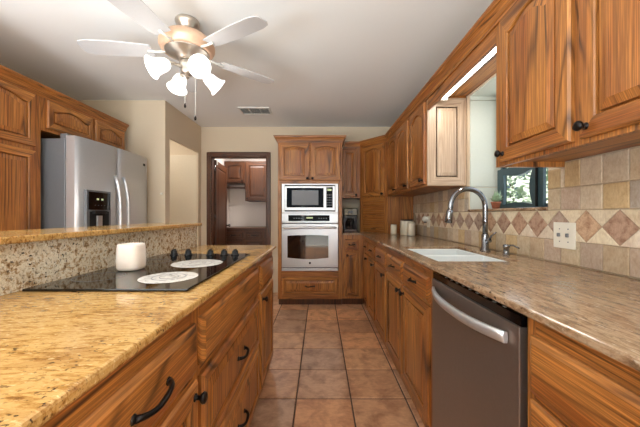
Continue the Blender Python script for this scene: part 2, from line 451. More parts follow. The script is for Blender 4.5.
# open laundry door
d1 = bpy.data.objects.new('door_1', None); C.objects.link(d1); d1.location = (DX0+.02, BY+.115, 0); struct(d1)
ang = R(96); U = Vector((math.cos(ang), math.sin(ang), 0)); W = Vector((math.sin(ang), -math.cos(ang), 0))
fd = F((DX0+.0, BY+.13, .01), U, W)
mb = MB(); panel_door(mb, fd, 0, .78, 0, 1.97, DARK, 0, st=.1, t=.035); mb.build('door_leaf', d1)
mb = MB(); mb.lathe([(.012, 0), (.012, .03), (.026, .045), (.026, .06), (.01, .07)], fd(.72, .95, .035), CHROME, W, 16); mb.build('door_handle', d1)
mb = MB()
for z in (.25, 1.05, 1.8): mb.tube([fd(-.01, z, .02), fd(-.01, z+.09, .02)], .008, CHROME, 8)
mb.build('hinge', d1)
mb = MB(); mb.hexa([fd(.02, 1.9, .036), fd(.05, 1.9, .036), fd(.05, 1.9, .046), fd(.02, 1.9, .046), fd(.02, 1.975, .036), fd(.05, 1.975, .036), fd(.05, 1.975, .046), fd(.02, 1.975, .046)], WHITE)
mb.build('door_hook', d1)
# pale flat door at the end of the hall
d2 = bpy.data.objects.new('door_2', None); C.objects.link(d2); d2.location = (-2.2, BY, 0); struct(d2)
mb = MB(); mb.box(-2.62, -1.79, BY-.03, BY-.001, .01, 2.02, CREAM); mb.build('door_leaf', d2, bevel=.003)
mb = MB(); mb.lathe([(.012, 0), (.012, .03), (.026, .045), (.026, .06), (.01, .07)], (-2.54, BY-.03, .95), CHROME, (0, -1, 0), 16); mb.build('door_handle', d2)
# window recess lining, frame and glass of the kitchen window
mb = MB()
for z0, z1 in ((WZ0+.018, 1.36), (1.364, 2.03), (2.034, WZ1)): mb.box(WX+.004, 1.40, WY1-.012, WY1-.001, z0, z1-.001, JAMB)
for z0, z1 in ((WZ0+.018, 1.36), (1.364, 2.03), (2.034, WZ1)): mb.box(WX+.004, 1.40, WY0+.001, WY0+.012, z0, z1-.001, JAMB)
mb.box(WX+.004, 1.40, WY0+.013, WY1-.013, WZ1-.012, WZ1-.001, JAMB)
struct(mb.build('trim_2', bevel=.0015))
window_unit('window_1', F((1.395, WY1-.014, WZ0+.02), (0, -1, 0), (-1, 0, 0)), WY1-WY0-.028, WZ1-WZ0-.034, 1, TEAL, .03, .03)
sl = MB(); sl.box(WX-.014, 1.405, WY0+.002, WY1-.002, WZ0-.001+.001, WZ0+.019, TAUPE)
struct(sl.build('trim_3', bevel=.004))
# ------------------------------------------------------------------ oak cabinets, left run
def carcass(parent, x0, x1, y0, y1, z0, z1, name='cabinet_body', bevel=0, mat=None, g=2):
    mb = MB(); mb.box(x0, x1, y0, y1, z0, z1, mat or OAK, g); return mb.build(name, parent, bevel)
FX = -2.14
t = thing('pantry_cabinet', (-2.45, 1.7, 0), 'tall oak pantry cabinet left of the refrigerator with arched upper door', 'cabinet')
carcass(t, LX+.002, FX, 1.2, 2.236, .09, 2.10)
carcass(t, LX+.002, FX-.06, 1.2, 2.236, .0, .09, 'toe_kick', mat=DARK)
fl = F((FX, 0, 0), (0, 1, 0), (1, 0, 0))
door(t, fl, 1.72, 2.185, 1.655, 2.048, rise=.035, top=.045, knob=(1.75, 1.70)); door(t, fl, 1.235, 1.70, 1.655, 2.048, rise=.035, top=.045)
door(t, fl, 1.72, 2.185, .13, 1.625, knob=(1.75, 1.2)); door(t, fl, 1.235, 1.70, .13, 1.625)
t = thing('fridge_top_cabinet', (-2.45, 2.7, 1.8), 'two-door oak wall cabinet above the refrigerator', 'cabinet')
carcass(t, LX+.002, FX, 2.239, 3.20, 1.80, 2.10)
door(t, fl, 2.28, 2.735, 1.825, 2.048, rise=.04, top=.04, st=.05); door(t, fl, 2.765, 3.175, 1.825, 2.048, rise=.04, top=.04, st=.05)

CPROF = [(0.0, 2.052), (.008, 2.052), (.010, 2.066), (.016, 2.072), (.022, 2.088), (.032, 2.104), (.042, 2.110), (.044, 2.118), (.048, 2.120), (.048, 2.132), (0.0, 2.132)]
def crown(path, name, label, prof=CPROF, ends=(None, None)):
    # outward = right-hand side of the travel direction
    P = [Vector((p[0], p[1], 0)) for p in path]; rings = []
    for i, p in enumerate(P):
        d0 = (P[i]-P[i-1]).normalized() if i else (P[1]-P[0]).normalized()
        d1 = (P[i+1]-P[i]).normalized() if i < len(P)-1 else d0
        n0 = Vector((d0.y, -d0.x, 0)); n1 = Vector((d1.y, -d1.x, 0))
        m = (n0+n1); m = m/(m.dot(n0))
        rings.append([Vector((p.x, p.y, z)) + m*(o+.0012) for o, z in prof])
    mb = MB()
    for i in range(len(P)-1):
        d = (P[i+1]-P[i]).normalized()
        mb.loops([rings[i], rings[i+1]], OAK, cap0=(i == 0), cap1=(i == len(P)-2), grain=d)
    o = mb.build(name)
    if label: tag(o, label, 'crown molding')
    return o
crown([(FX, 1.2), (FX, 3.20), (LX+.01, 3.20)][:2][::1], 'crown_molding', 'oak crown molding over the pantry and refrigerator cabinets')

# refrigerator
fx, fy0, fy1 = -1.90, 2.27, 3.22
t = thing('refrigerator', (-2.3, 2.7, 0), 'stainless side-by-side refrigerator with a dispenser in its left door', 'refrigerator')
mb = MB(); mb.box(-2.72, -1.985, fy0+.005, fy1-.005, .03, 1.745, GREY); mb.build('cabinet_body', t, bevel=.006)
mb = MB(); mb.box(-2.65, -2.0, fy0+.03, fy1-.03, 0, .03, BLKP); mb.box(-1.985, -1.93, fy0+.03, fy1-.03, .005, .09, BLKP); mb.build('base_grille', t)
split = 2.70
def bowed(mb, y0, y1, z0, z1, x0, bulge, mat, hole=None):
    N = 10; rings = []
    yc0, yc1 = fy0, fy1
    for i in range(N+1):
        y = y0+(y1-y0)*i/N; s = (y-yc0)/(yc1-yc0)*2-1
        e = min(i, N-i); r = .0 if e else .008
        x = fx + bulge*(1-s*s) - r
        rings.append((x, y))
    for (xa, ya), (xb, yb) in zip(rings, rings[1:]):
        mb.face([(xa, ya, z0), (xb, yb, z0), (xb, yb, z1), (xa, ya, z1)], None, mat, smooth=True)
    top = [Vector((x, y, z1)) for x, y in rings]; bot = [Vector((x, y, z0)) for x, y in rings]
    b0, b1 = Vector((x0, y0, z1)), Vector((x0, y1, z1)); c0, c1 = Vector((x0, y0, z0)), Vector((x0, y1, z0))
    mb.face(top+[b1, b0], None, mat); mb.face(bot+[c1, c0], None, mat)
    mb.face([top[0], b0, c0, bot[0]], None, mat); mb.face([top[-1], b1, c1, bot[-1]], None, mat); mb.face([b0, b1, c1, c0], None, mat)
BUL = .035
mb = MB(); bowed(mb, fy0, split-.004, .10, 1.765, -1.975, BUL, STEEL); dl = mb.build('door', t)
mb = MB(); bowed(mb, split+.004, fy1, .10, 1.765, -1.975, BUL, STEEL); dr = mb.build('door', t)
for yy, dd in ((split-.055, dl), (split+.055, dr)):
    mb = MB(); P = []
    for i in range(17):
        s = -1+2*i/16; P.append((fx+BUL+.012+.048*(1-abs(s)**3), yy, 1.10+s*.40))
    mb.tube(P, .016, STEEL, 12, up=(0, 1, 0)); mb.build('handle', dd)
# dispenser
mb = MB(); X = fx+.033
mb.box(X-.02, X+.004, 2.335, 2.60, .93, 1.35, GREY); mb.box(X+.004, X+.009, 2.35, 2.585, 1.19, 1.335, BLACK)
mb.box(X+.004, X+.006, 2.36, 2.575, .95, 1.175, RUBBER)
mb.box(X+.006, X+.03, 2.385, 2.525, 1.155, 1.18, BLKP); mb.box(X+.006, X+.02, 2.43, 2.48, 1.02, 1.14, STEEL)
for k in range(2): mb.box(X+.009, X+.0095, 2.43+k*.05, 2.455+k*.05, 1.27, 1.285, DIGIT)
for k in range(4): mb.box(X+.009, X+.0095, 2.41+k*.035, 2.42+k*.035, 1.225, 1.229, GREY)
mb.build('water_dispenser', dl, bevel=.002)
mb = MB(); mb.box(fx+.005, fx+.014, 3.09, 3.15, 1.67, 1.695, BLKP); mb.build('badge', dr)
for ya in (fy0+.01, fy1-.06): mb = MB(); mb.box(-2.03, -1.975, ya, ya+.05, 1.745, 1.785, GREY); mb.build('hinge_cover', t, bevel=.004)

# ------------------------------------------------------------------ wall oven tower
OY = 3.66; px0, px1 = -.528, .278
t = thing('oven_tower_cabinet', ((px0+px1)/2, 4.0, 0), 'tall oak cabinet that houses the microwave and wall oven', 'cabinet')
mb = MB()
mb.box(px0, px0+.045, OY, 4.298, .09, 2.10, OAK); mb.box(px1-.045, px1, OY, 4.298, .09, 2.10, OAK)
mb.box(px0+.045, px1-.045, OY, 4.298, 1.537, 2.10, OAK, 0); mb.box(px0+.045, px1-.045, OY, 4.298, .09, .442, OAK, 0)
mb.box(px0+.045, px1-.045, 4.2, 4.298, .442, 1.537, SHADE)
mb.build('cabinet_body', t)
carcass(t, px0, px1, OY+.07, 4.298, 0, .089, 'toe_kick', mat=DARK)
fo = F((0, OY, 0), (1, 0, 0), (0, -1, 0))
door(t, fo, px0+.022, -.134, 1.575, 2.05, rise=.022, top=.05, knob=(-.158, 1.60)); door(t, fo, -.118, px1-.022, 1.575, 2.05, rise=.022, top=.05, knob=(-.094, 1.60))
drawer(t, fo, px0+.055, px1-.055, .145, .365, panel=True, hw=.055)
cr = crown([(px0, 4.29), (px0, OY), (px1, OY), (px1, 3.985)][::1], 'crown_molding', None)
# crown runs clockwise so that its right-hand side faces out
bpy.data.objects.remove(cr)
def crown_rev(path):
    P = [Vector((p[0], p[1], 0)) for p in path]; rings = []
    for i, p in enumerate(P):
        d0 = (P[i]-P[i-1]).normalized() if i else (P[1]-P[0]).normalized()
        d1 = (P[i+1]-P[i]).normalized() if i < len(P)-1 else d0
        n0 = Vector((-d0.y, d0.x, 0)); n1 = Vector((-d1.y, d1.x, 0)); m = n0+n1; m = m/m.dot(n0)
        rings.append([Vector((p.x, p.y, z)) - m*(o+.0012) for o, z in CPROF])
    mb = MB()
    for i in range(len(P)-1):
        mb.loops([rings[i], rings[i+1]], OAK, cap0=(i == 0), cap1=(i == len(P)-2), grain=(P[i+1]-P[i]).normalized())
    return mb
crown_rev([(px0, 4.29), (px0, OY), (px1, OY), (px1, 4.25)]).build('crown_molding', t)

def fbox(mb, f, u0, u1, v0, v1, w0, w1, mat, grain=2):
    mb.hexa([f(u0, v0, w0), f(u1, v0, w0), f(u1, v0, w1), f(u0, v0, w1), f(u0, v1, w0), f(u1, v1, w0), f(u1, v1, w1), f(u0, v1, w1)], mat, grain)
ox0, ox1 = -.476, .226; oc = (ox0+ox1)/2
t = thing('microwave_oven', (oc, 3.9, 1.172), 'stainless built-in microwave above the wall oven', 'microwave')
mb = MB(); fbox(mb, fo, ox0+.01, ox1-.01, 1.180, 1.525, -.40, .002, GREY); mb.build('housing', t)
mb = MB()
fbox(mb, fo, ox0, ox0+.035, 1.172, 1.534, .002, .016, STEEL); fbox(mb, fo, ox1-.035, ox1, 1.172, 1.534, .002, .016, STEEL)
fbox(mb, fo, ox0+.035, ox1-.035, 1.172, 1.188, .002, .016, STEEL); fbox(mb, fo, ox0+.035, ox1-.035, 1.518, 1.534, .002, .016, STEEL)
mb.build('trim_kit', t, bevel=.002)
mb = MB(); fbox(mb, fo, ox0+.035, ox1-.035, 1.189, 1.200, .002, .006, RUBBER); fbox(mb, fo, ox0+.035, ox1-.035, 1.506, 1.517, .002, .006, RUBBER); mb.build('vent', t)
mb = MB(); fbox(mb, fo, ox0+.04, ox1-.04, 1.202, 1.504, .002, .024, STEEL); dm = mb.build('door', t, bevel=.003)
mb = MB(); fbox(mb, fo, -.415, .045, 1.238, 1.482, .024, .026, BLACK); fbox(mb, fo, -.35, -.02, 1.268, 1.452, .026, .0265, GREY); mb.build('glass_window', dm)
mb = MB(); fbox(mb, fo, .078, .158, 1.235, 1.49, .024, .027, BLACK); fbox(mb, fo, .09, .145, 1.445, 1.47, .027, .0275, DIGIT)
for r_ in range(5):
    for c_ in range(3): fbox(mb, fo, .088+c_*.022, .102+c_*.022, 1.26+r_*.032, 1.272+r_*.032, .027, .0275, GREY)
mb.build('control_panel', t)
t = thing('built_in_oven', (oc, 3.9, .445), 'stainless wall oven with a wide handle below the microwave', 'oven')
mb = MB(); fbox(mb, fo, ox0+.01, ox1-.01, .455, 1.165, -.5, .002, GREY); mb.build('housing', t)
mb = MB(); fbox(mb, fo, ox0, ox1, 1.045, 1.168, .002, .022, STEEL); pn = mb.build('control_panel', t, bevel=.004)
mb = MB(); fbox(mb, fo, -.395, .12, 1.068, 1.142, .022, .024, BLACK); fbox(mb, fo, -.17, -.09, 1.10, 1.118, .024, .0245, DIGIT)
for q in range(4): fbox(mb, fo, -.33+q*.03, -.315+q*.03, 1.098, 1.108, .024, .0245, GREY); fbox(mb, fo, -.02+q*.03, -.005+q*.03, 1.098, 1.108, .024, .0245, GREY)
mb.build('display', pn)
mb = MB(); fbox(mb, fo, ox0, ox1, .492, 1.034, .002, .034, STEEL); dm = mb.build('door', t, bevel=.004)
mb = MB()
P = []
for k in range(17):
    s = k/16; P.append((-.405+.51*s, .888+.008*math.sin(math.pi*s)))
for k in range(17):
    s = k/16; P.append((.105-.51*s, .614-.018*math.sin(math.pi*s)))
mb.loops([[fo(u, v, .033) for u, v in P], [fo(u, v, .0362) for u, v in P]], OVENG); mb.build('glass_window', dm)
mb = MB(); mb.tube([fo(ox0+.03, .985, .034), fo(ox0+.035, .985, .07), fo(ox0+.06, .987, .078), fo(oc, .992, .082), fo(ox1-.06, .987, .078), fo(ox1-.035, .985, .07), fo(ox1-.03, .985, .034)], .013, STEEL, 10)
mb.build('handle', dm)
mb = MB(); mb.lathe([(.014, 0), (.014, .002)], fo(oc, .548, .034), BLKP, (0, -1, 0), 12); mb.build('badge', dm)
mb = MB(); fbox(mb, fo, ox0, ox1, .448, .482, .002, .028, STEEL); fbox(mb, fo, ox0+.01, ox1-.01, .482, .492, .0, .01, RUBBER); mb.build('bottom_trim', t, bevel=.002)

# ------------------------------------------------------------------ narrow base cabinet, upper cabinet, corner garage
NY = 3.68
t = thing('narrow_base_cabinet', (.42, 4.0, 0), 'narrow oak base cabinet with one drawer right of the wall oven', 'cabinet')
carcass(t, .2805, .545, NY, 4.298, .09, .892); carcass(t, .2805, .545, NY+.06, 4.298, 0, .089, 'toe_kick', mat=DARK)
fn = F((0, NY, 0), (1, 0, 0), (0, -1, 0))
drawer(t, fn, .315, .485, .705, .84, hw=.035, panel=True); door(t, fn, .315, .485, .12, .685, st=.04, knob=(.34, .64))
t = thing('narrow_upper_cabinet', (.42, 4.1, 1.37), 'narrow oak wall cabinet over the coffee maker', 'cabinet')
mb = MB(); mb.box(.33, .545, 3.97, 4.298, 1.375, 2.10, OAK); mb.box(.2805, .33, 3.97, 4.298, 1.375, 2.045, OAK); mb.build('cabinet_body', t)
mb = MB(); mb.box(.2805, .30, 3.975, 4.298, CT+.001, 1.3745, OAK); mb.build('side_panel', t)
fq = F((0, 3.97, 0), (1, 0, 0), (0, -1, 0)); door(t, fq, .30, .505, 1.39, 2.04, st=.045, knob=(.485, 1.415))
pA, pB = Vector((.55, 3.968, 0)), Vector((.843, 3.605, 0))
U = (pB-pA).normalized(); Wn = Vector((U.y, -U.x, 0)); 
if Wn.y > 0: Wn = -Wn
L = (pB-pA).length
def poly_prism(mb, pts, z0, z1, mat, grain=2):
    mb.loops([[Vector((x, y, z0)) for x, y in pts], [Vector((x, y, z1)) for x, y in pts]], mat, grain=grain)
t = thing('corner_upper_cabinet', (.9, 4.0, 1.37), 'diagonal oak corner wall cabinet above the roll-up garage', 'cabinet')
mb = MB(); poly_prism(mb, [(.548, 4.298), (.548, 3.968), (.843, 3.605), (1.158, 3.605), (1.158, 4.298)], 1.365, 2.10, OAK); mb.build('cabinet_body', t)
fdg = F(pA, U, Wn)
door(t, fdg, .045, L-.055, 1.385, 2.045, rise=.03, top=.045, st=.05, knob=(L-.075, 1.41))
t = thing('appliance_garage', (.9, 4.0, CT), 'oak roll-up appliance garage on the counter in the corner', 'cabinet')
mb = MB(); 
poly_prism(mb, [(.548, 3.99), (.548, 3.968), (.843, 3.605), (1.158, 3.605), (1.158, 3.62), (.852, 3.62), (.565, 3.975)], CT+.001, 1.364, OAK); mb.build('cabinet_body', t)
mb = MB(); 
fbox(mb, fdg, .0, .05, CT+.001, 1.364, .0005, .012, OAK); fbox(mb, fdg, L-.055, L, CT+.001, 1.364, .0005, .012, OAK); fbox(mb, fdg, .05, L-.055, 1.32, 1.364, .0005, .012, OAK, U)
mb.build('frame', t, bevel=.002)
mb = MB(); n_ = 14
for k in range(n_):
    z0 = CT+.004+k*(1.318-CT-.004)/n_; z1 = z0+(1.318-CT-.004)/n_-.001
    r = [(.0005, z0), (.006, z0+.003), (.008, (z0+z1)/2), (.006, z1-.003), (.0005, z1)]
    mb.loops([[fdg(u, z, w) for w, z in r] for u in (.052, L-.057)], OAK, grain=U)
td = mb.build('tambour_door', t)
mb = MB(); P = [fdg(L/2+s*.04, .965, .008+.018*(1-abs(s)**2.5)) for s in [-1+i/5 for i in range(11)]]; mb.tube(P, .006, BRONZE, 8); mb.build('handle', td)

# ------------------------------------------------------------------ right wall cabinets
UX = .845
fr = F((UX, 0, 0), (0, -1, 0), (-1, 0, 0))
def updoor(t, y1, y0, knob=True, far=False):
    ky = (y1-.03 if far else y0+.03)
    door(t, fr, -y1, -y0, 1.392, 2.045, rise=.04, top=.05, knob=(-ky, 1.425) if knob else None)
t = thing('double_upper_cabinet', (1.0, 3.2, 1.375), 'two-door oak wall cabinet above the canisters by the corner', 'cabinet')
carcass(t, UX, WX-.002, 2.735, 3.603, 1.375, 2.10); updoor(t, 3.57, 3.18); updoor(t, 3.17, 2.765)
t = thing('single_upper_cabinet', (1.0, 2.55, 1.375), 'single-door oak wall cabinet with an end panel whose pale colour stands for window glare', 'cabinet')
carcass(t, UX, WX-.002, 2.312, 2.733, 1.375, 2.10); updoor(t, 2.705, 2.325)
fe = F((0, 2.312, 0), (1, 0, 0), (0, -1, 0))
mb = MB(); panel_door(mb, fe, UX+.001, WX-.003, 1.376, 2.07, GLAREOAK, 0, st=.07, t=.012); mb.build('end_panel', t)
t = thing('large_upper_cabinet', (1.0, .9, 1.375), 'large oak wall cabinet at the upper right above the light switch', 'cabinet')
mb = MB(); mb.box(UX, UX+.02, .50, 1.40, 1.375, 2.10, OAK, 2); mb.box(UX+.02, WX-.002, 1.38, 1.40, 1.375, 2.10, OAK); mb.box(UX+.02, WX-.002, .50, .52, 1.375, 2.10, OAK)
mb.box(UX+.02, WX-.002, .52, 1.38, 1.40, 1.412, OAK, 1); mb.box(UX+.02, WX-.002, .52, 1.38, 2.085, 2.10, OAK, 1); mb.build('cabinet_body', t)
updoor(t, 1.350, .969, far=True); updoor(t, .937, .54, far=True)
tag(MB().box(UX, UX+.018, 1.402, 2.298, 1.972, 2.10, OAK, 1).build('valance_board'), 'oak valance board bridging the wall cabinets over the window', 'valance')
tag(MB().box(UX+.019, WX-.002, 1.402, 2.298, 2.082, 2.10, OAK, 1).build('soffit_board'), 'oak soffit board above the kitchen window behind the valance', 'soffit')
t = thing('fluorescent_light', (.94, 1.85, 2.08), 'lit fluorescent strip light behind the valance over the sink', 'light')
mb = MB(); mb.box(.92, .99, 1.43, 2.26, 2.06, 2.0815, WHITE); mb.box(.93, .98, 1.43, 1.45, 2.03, 2.06, WHITE); mb.box(.93, .98, 2.24, 2.26, 2.03, 2.06, WHITE); mb.build('fixture', t)
mb = MB(); mb.tube([(.955, 1.45, 2.045), (.955, 2.24, 2.045)], .013, TUBE, 12); mb.build('tube', t)
area('strip_light_glow', (.955, 1.85, 2.025), (0, 0, 0), .04, .76, 3, (1, .95, .86))
mbk = crown_rev([(.331, 3.97), (.55, 3.968), (UX, 3.605), (UX, .5)])
tag(mbk.build('crown_molding'), 'long oak crown molding over the right-hand wall cabinets', 'crown molding')

# ------------------------------------------------------------------ right base run
BX = .545
fb = F((BX, 0, 0), (0, -1, 0), (-1, 0, 0))
def base_unit(label, y0, y1, name='base_cabinet', open_top=False):
    t = thing(name, (.85, (y0+y1)/2, 0), label, 'cabinet')
    if open_top:
        mb = MB(); mb.box(BX, BX+.02, y0, y1, .09, .892, OAK, 1); mb.box(BX+.02, WX-.002, y0, y0+.018, .09, .892, OAK)
        mb.box(BX+.02, WX-.002, y1-.018, y1, .09, .892, OAK); mb.box(BX+.02, WX-.002, y0+.018, y1-.018, .09, .108, OAK); mb.build('cabinet_body', t)
    else: carcass(t, BX, WX-.002, y0, y1, .09, .892, g=1)
    carcass(t, BX+.025, WX-.002, y0, y1, 0, .089, 'toe_kick', mat=OAK)
    st = [(y0, y0+.028), (y1-.028, y1)] + ([((y0+y1)/2-.03, (y0+y1)/2+.03)] if y1-y0 > .8 else [])
    for a, b in st: mb = MB(); mb.box(BX-.001, BX-.0001, a, b, .09, .892, OAK); mb.build('stile', t)
    return t
def bd(t, y1, y0, kn=None):
    drawer(t, fb, -y1, -y0, .715, .842, hw=.042)
    door(t, fb, -y1, -y0, .115, .695, st=.055, knob=(-kn, .655) if kn else None)
t = base_unit('oak base cabinet with two narrow doors in the far right corner', 2.812, 3.679, 'far_base_cabinet'); bd(t, 3.50, 3.23, 3.26); bd(t, 3.19, 2.84, 2.87)
t = base_unit('single-door oak base cabinet between corner cabinet and sink cabinet', 2.342, 2.810, 'middle_base_cabinet'); bd(t, 2.79, 2.36, 2.39)
t = base_unit('two-door oak sink base cabinet left of the dishwasher', 1.408, 2.340, 'sink_base_cabinet', True); bd(t, 2.32, 1.89, 1.92); bd(t, 1.86, 1.43, 1.83)
t = base_unit('oak drawer cabinet right of the dishwasher at the lower right', .02, .765, 'drawer_base_cabinet')
drawer(t, fb, -.742, -.05, .70, .845, handle=False); drawer(t, fb, -.742, -.05, .42, .683, handle=False); drawer(t, fb, -.742, -.05, .12, .405, handle=False)
# dishwasher
t = thing('dishwasher', (.85, 1.08, 0), 'stainless dishwasher with a bowed handle under the right counter', 'dishwasher')
mb = MB(); mb.box(.56, 1.13, .785, 1.385, .03, .87, GREY); mb.box(.60, 1.1, .80, 1.37, 0, .03, BLKP); mb.build('tub', t)
mb = MB(); N = 10; y0, y1 = .782, 1.388; rr = []
for i in range(N+1):
    y = y0+(y1-y0)*i/N; s = 2*i/N-1; rr.append((.533-.006*(1-s*s), y))
mb.loops([[Vector((x, y, .115)) for x, y in rr]+[Vector((.558, y1, .115)), Vector((.558, y0, .115))], [Vector((x, y, .848)) for x, y in rr]+[Vector((.558, y1, .848)), Vector((.558, y0, .848))]], DSTEEL)
dm = mb.build('door', t, bevel=.003)
mb = MB(); mb.box(.538, .558, y0, y1, .849, .876, BLACK)
for k in range(9): mb.box(.545, .551, .86+k*.05, .875+k*.05, .876, .8763, PLASTIC)
mb.build('control_strip', t)
mb = MB(); P = []
for i in range(17):
    s = -1+2*i/16; P.append((.524-.040*(1-abs(s)**2.4), 1.085+s*.262, .803-.004*(1-s*s)))
prof = [(-.006, -.016), (.004, -.016), (.006, 0), (.004, .016), (-.006, .016), (-.009, 0)]
mb.loops([[Vector((p[0]+a, p[1], p[2]+b)) for a, b in prof] for p in P], STEEL, smooth=True)
mb.build('handle', dm)
mb = MB(); mb.box(.60, .61, .785, 1.385, .0, .11, BLKP); mb.build('toe_panel', t)

# worktop with the sink cut out
SX0, SX1, SY0, SY1 = .60, 1.01, 1.47, 2.13
mb = MB(); z0, z1 = .893, CT; cx = LCX
outer = [(cx, 0.0), (SX0, 0.0), (SX1, 0.0), (WX-.001, 0.0)]
xs = [cx, SX0, SX1, WX-.001]; ys = [0.0, SY0, SY1, 3.645]
for i in range(3):
    for j in range(3):
        if i == 1 and j == 1: continue
        a, b, c, d = xs[i], xs[i+1], ys[j], ys[j+1]
        mb.face([(a, c, z1), (b, c, z1), (b, d, z1), (a, d, z1)], None, TAUPE); mb.face([(a, c, z0), (a, d, z0), (b, d, z0), (b, c, z0)], None, TAUPE)
xb = [.2815, cx, SX0, SX1, WX-.001]
for a, b in zip(xb, xb[1:]):
    mb.face([(a, 3.645, z1), (b, 3.645, z1), (b, 4.298, z1), (a, 4.298, z1)], None, TAUPE); mb.face([(a, 3.645, z0), (a, 4.298, z0), (b, 4.298, z0), (b, 3.645, z0)], None, TAUPE)
def wallq(pts):
    for (xa, ya), (xb_, yb_) in zip(pts, pts[1:]): mb.face([(xa, ya, z0), (xb_, yb_, z0), (xb_, yb_, z1), (xa, ya, z1)], None, TAUPE)
wallq([(cx, 3.645), (cx, SY1), (cx, SY0), (cx, 0.0), (SX0, 0.0), (SX1, 0.0), (WX-.001, 0.0), (WX-.001, SY0), (WX-.001, SY1), (WX-.001, 3.645), (WX-.001, 4.298), (SX1, 4.298), (SX0, 4.298), (cx, 4.298), (.2815, 4.298), (.2815, 3.645), (cx, 3.645)])
wallq([(SX0, SY0), (SX0, SY1), (SX1, SY1), (SX1, SY0), (SX0, SY0)])
tag(mb.build('granite_countertop', bevel=.006), 'long taupe granite countertop along the right wall holding the sink', 'countertop')
# sink
t = thing('kitchen_sink', (.81, 1.76, .70), 'white double-bowl undermount sink below the window', 'sink')
def bowl(y0, y1):
    mb = MB(); x0, x1 = SX0+.004, SX1-.004; w = .012
    def ring(m, z): return [Vector((x0+m, y0+m, z)), Vector((x1-m, y0+m, z)), Vector((x1-m, y1-m, z)), Vector((x0+m, y1-m, z))]
    mb.loops([ring(0, .70), ring(0, .9), ring(w, .9), ring(w+.01, .73), ring(w+.03, .715)], CERAM, cap0=True, cap1=True)
    b = mb.build('bowl', t, bevel=.006)
    mb = MB(); mb.lathe([(.04, 0), (.04, .003), (.03, .001)], ((x0+x1)/2, (y0+y1)/2, .7155), CHROME, n=20); mb.build('drain', b)
bowl(SY0+.004, 1.79); bowl(1.796, SY1-.004)
# faucet
fxx, fyy = 1.075, 1.90
t = thing('kitchen_faucet', (fxx, fyy, CT), 'tall nickel gooseneck pull-down faucet behind the sink', 'faucet')
mb = MB(); mb.lathe([(.032, 0), (.032, .006), (.026, .01), (.022, .012), (.022, .10), (.019, .108)], (fxx, fyy, CT+.0005), CHROME, n=20); mb.build('base', t)
mb = MB(); r_ = .117; P = [(fxx, fyy, CT+.09), (fxx, fyy, CT+.2), (fxx, fyy, 1.315-r_)]
for k in range(1, 15):
    a = math.pi*k/15*1.0; P.append((fxx-r_+r_*math.cos(a), fyy-.02*k/15, 1.315-r_+r_*math.sin(a)))
xe = fxx-2*r_; P.append((xe-.002, fyy-.022, 1.19)); P.append((xe-.006, fyy-.022, 1.165))
mb.tube(P, .016, CHROME, 14); mb.build('spout', t)
mb = MB(); mb.tube([(xe-.005, fyy-.022, 1.18), (xe-.008, fyy-.022, 1.16), (xe-.012, fyy-.022, 1.13), (xe-.016, fyy-.022, 1.098), (xe-.0165, fyy-.022, 1.095)], [.018, .020, .022, .023, .014], CHROME, 16); mb.build('spray_head', t)
mb = MB(); mb.tube([(fxx, fyy-.018, CT+.065), (fxx, fyy-.05, CT+.07)], .014, CHROME, 12); mb.tube([(fxx, fyy-.045, CT+.07), (fxx+.005, fyy-.06, CT+.10), (fxx+.01, fyy-.10, CT+.125)], [.007, .006, .005], CHROME, 10); mb.build('lever', t)
mb = MB(); N = 24
ring = [(fxx+.03*math.cos(2*math.pi*k/N), fyy+.12*math.sin(2*math.pi*k/N)) for k in range(N)]
t2 = None
t = thing('soap_dispenser', (1.085, 1.70, CT), 'small nickel soap dispenser to the right of the faucet', 'soap dispenser')
mb = MB(); mb.lathe([(.02, 0), (.02, .005), (.015, .008), (.015, .04), (.018, .042), (.018, .058), (.008, .062)], (1.085, 1.70, CT+.0005), CHROME, n=18); mb.build('body', t)
mb = MB(); mb.tube([(1.085, 1.70, CT+.055), (1.085, 1.64, CT+.062), (1.08, 1.585, CT+.052)], [.006, .005, .004], CHROME, 10); mb.build('nozzle', t)

# backsplash tiles of the right wall
mb = MB(); rows = []
def tile3(y0, y1, z0, z1, col, poly=None, x=WX, mt=None):
    mt = mt or TRAV
    pts = poly or [(y0, z0), (y1, z0), (y1, z1), (y0, z1)]
    cy = sum(p[0] for p in pts)/len(pts); cz = sum(p[1] for p in pts)/len(pts)
    def sh(p, d):
        v = Vector((cy-p[0], cz-p[1])); L_ = v.length; v = v*(d/L_*1.35); return (p[0]+v.x, p[1]+v.y)
    A = [Vector((x-.001, *sh(p, .0015))) for p in pts]; B = [Vector((x-.006, *sh(p, .0015))) for p in pts]; D = [Vector((x-.009, *sh(p, .005))) for p in pts]
    n = len(pts)
    for P_, Q_ in ((A, B), (B, D)):
        for k in range(n): mb.face([P_[k], P_[(k+1) % n], Q_[(k+1) % n], Q_[k]], None, mt, col)
    mb.face(D, None, mt, col)
def tcol():
    b = random.choice([srgb(206, 188, 160), srgb(196, 174, 146), srgb(214, 198, 174), srgb(188, 168, 150), srgb(204, 178, 136), srgb(190, 178, 164)])
    k = random.uniform(.85, 1.08); return (b[0]*k, b[1]*k, b[2]*k, 1)
def lcol():
    b = random.choice([srgb(228, 214, 188), srgb(220, 204, 176), srgb(226, 210, 190)]); k = random.uniform(.92, 1.06); return (b[0]*k, b[1]*k, b[2]*k, 1)
def dcol():
    b = random.choice([srgb(196, 160, 134), srgb(184, 152, 130), srgb(200, 168, 138), srgb(178, 156, 140)]); k = random.uniform(.85, 1.1); return (b[0]*k, b[1]*k, b[2]*k, 1)
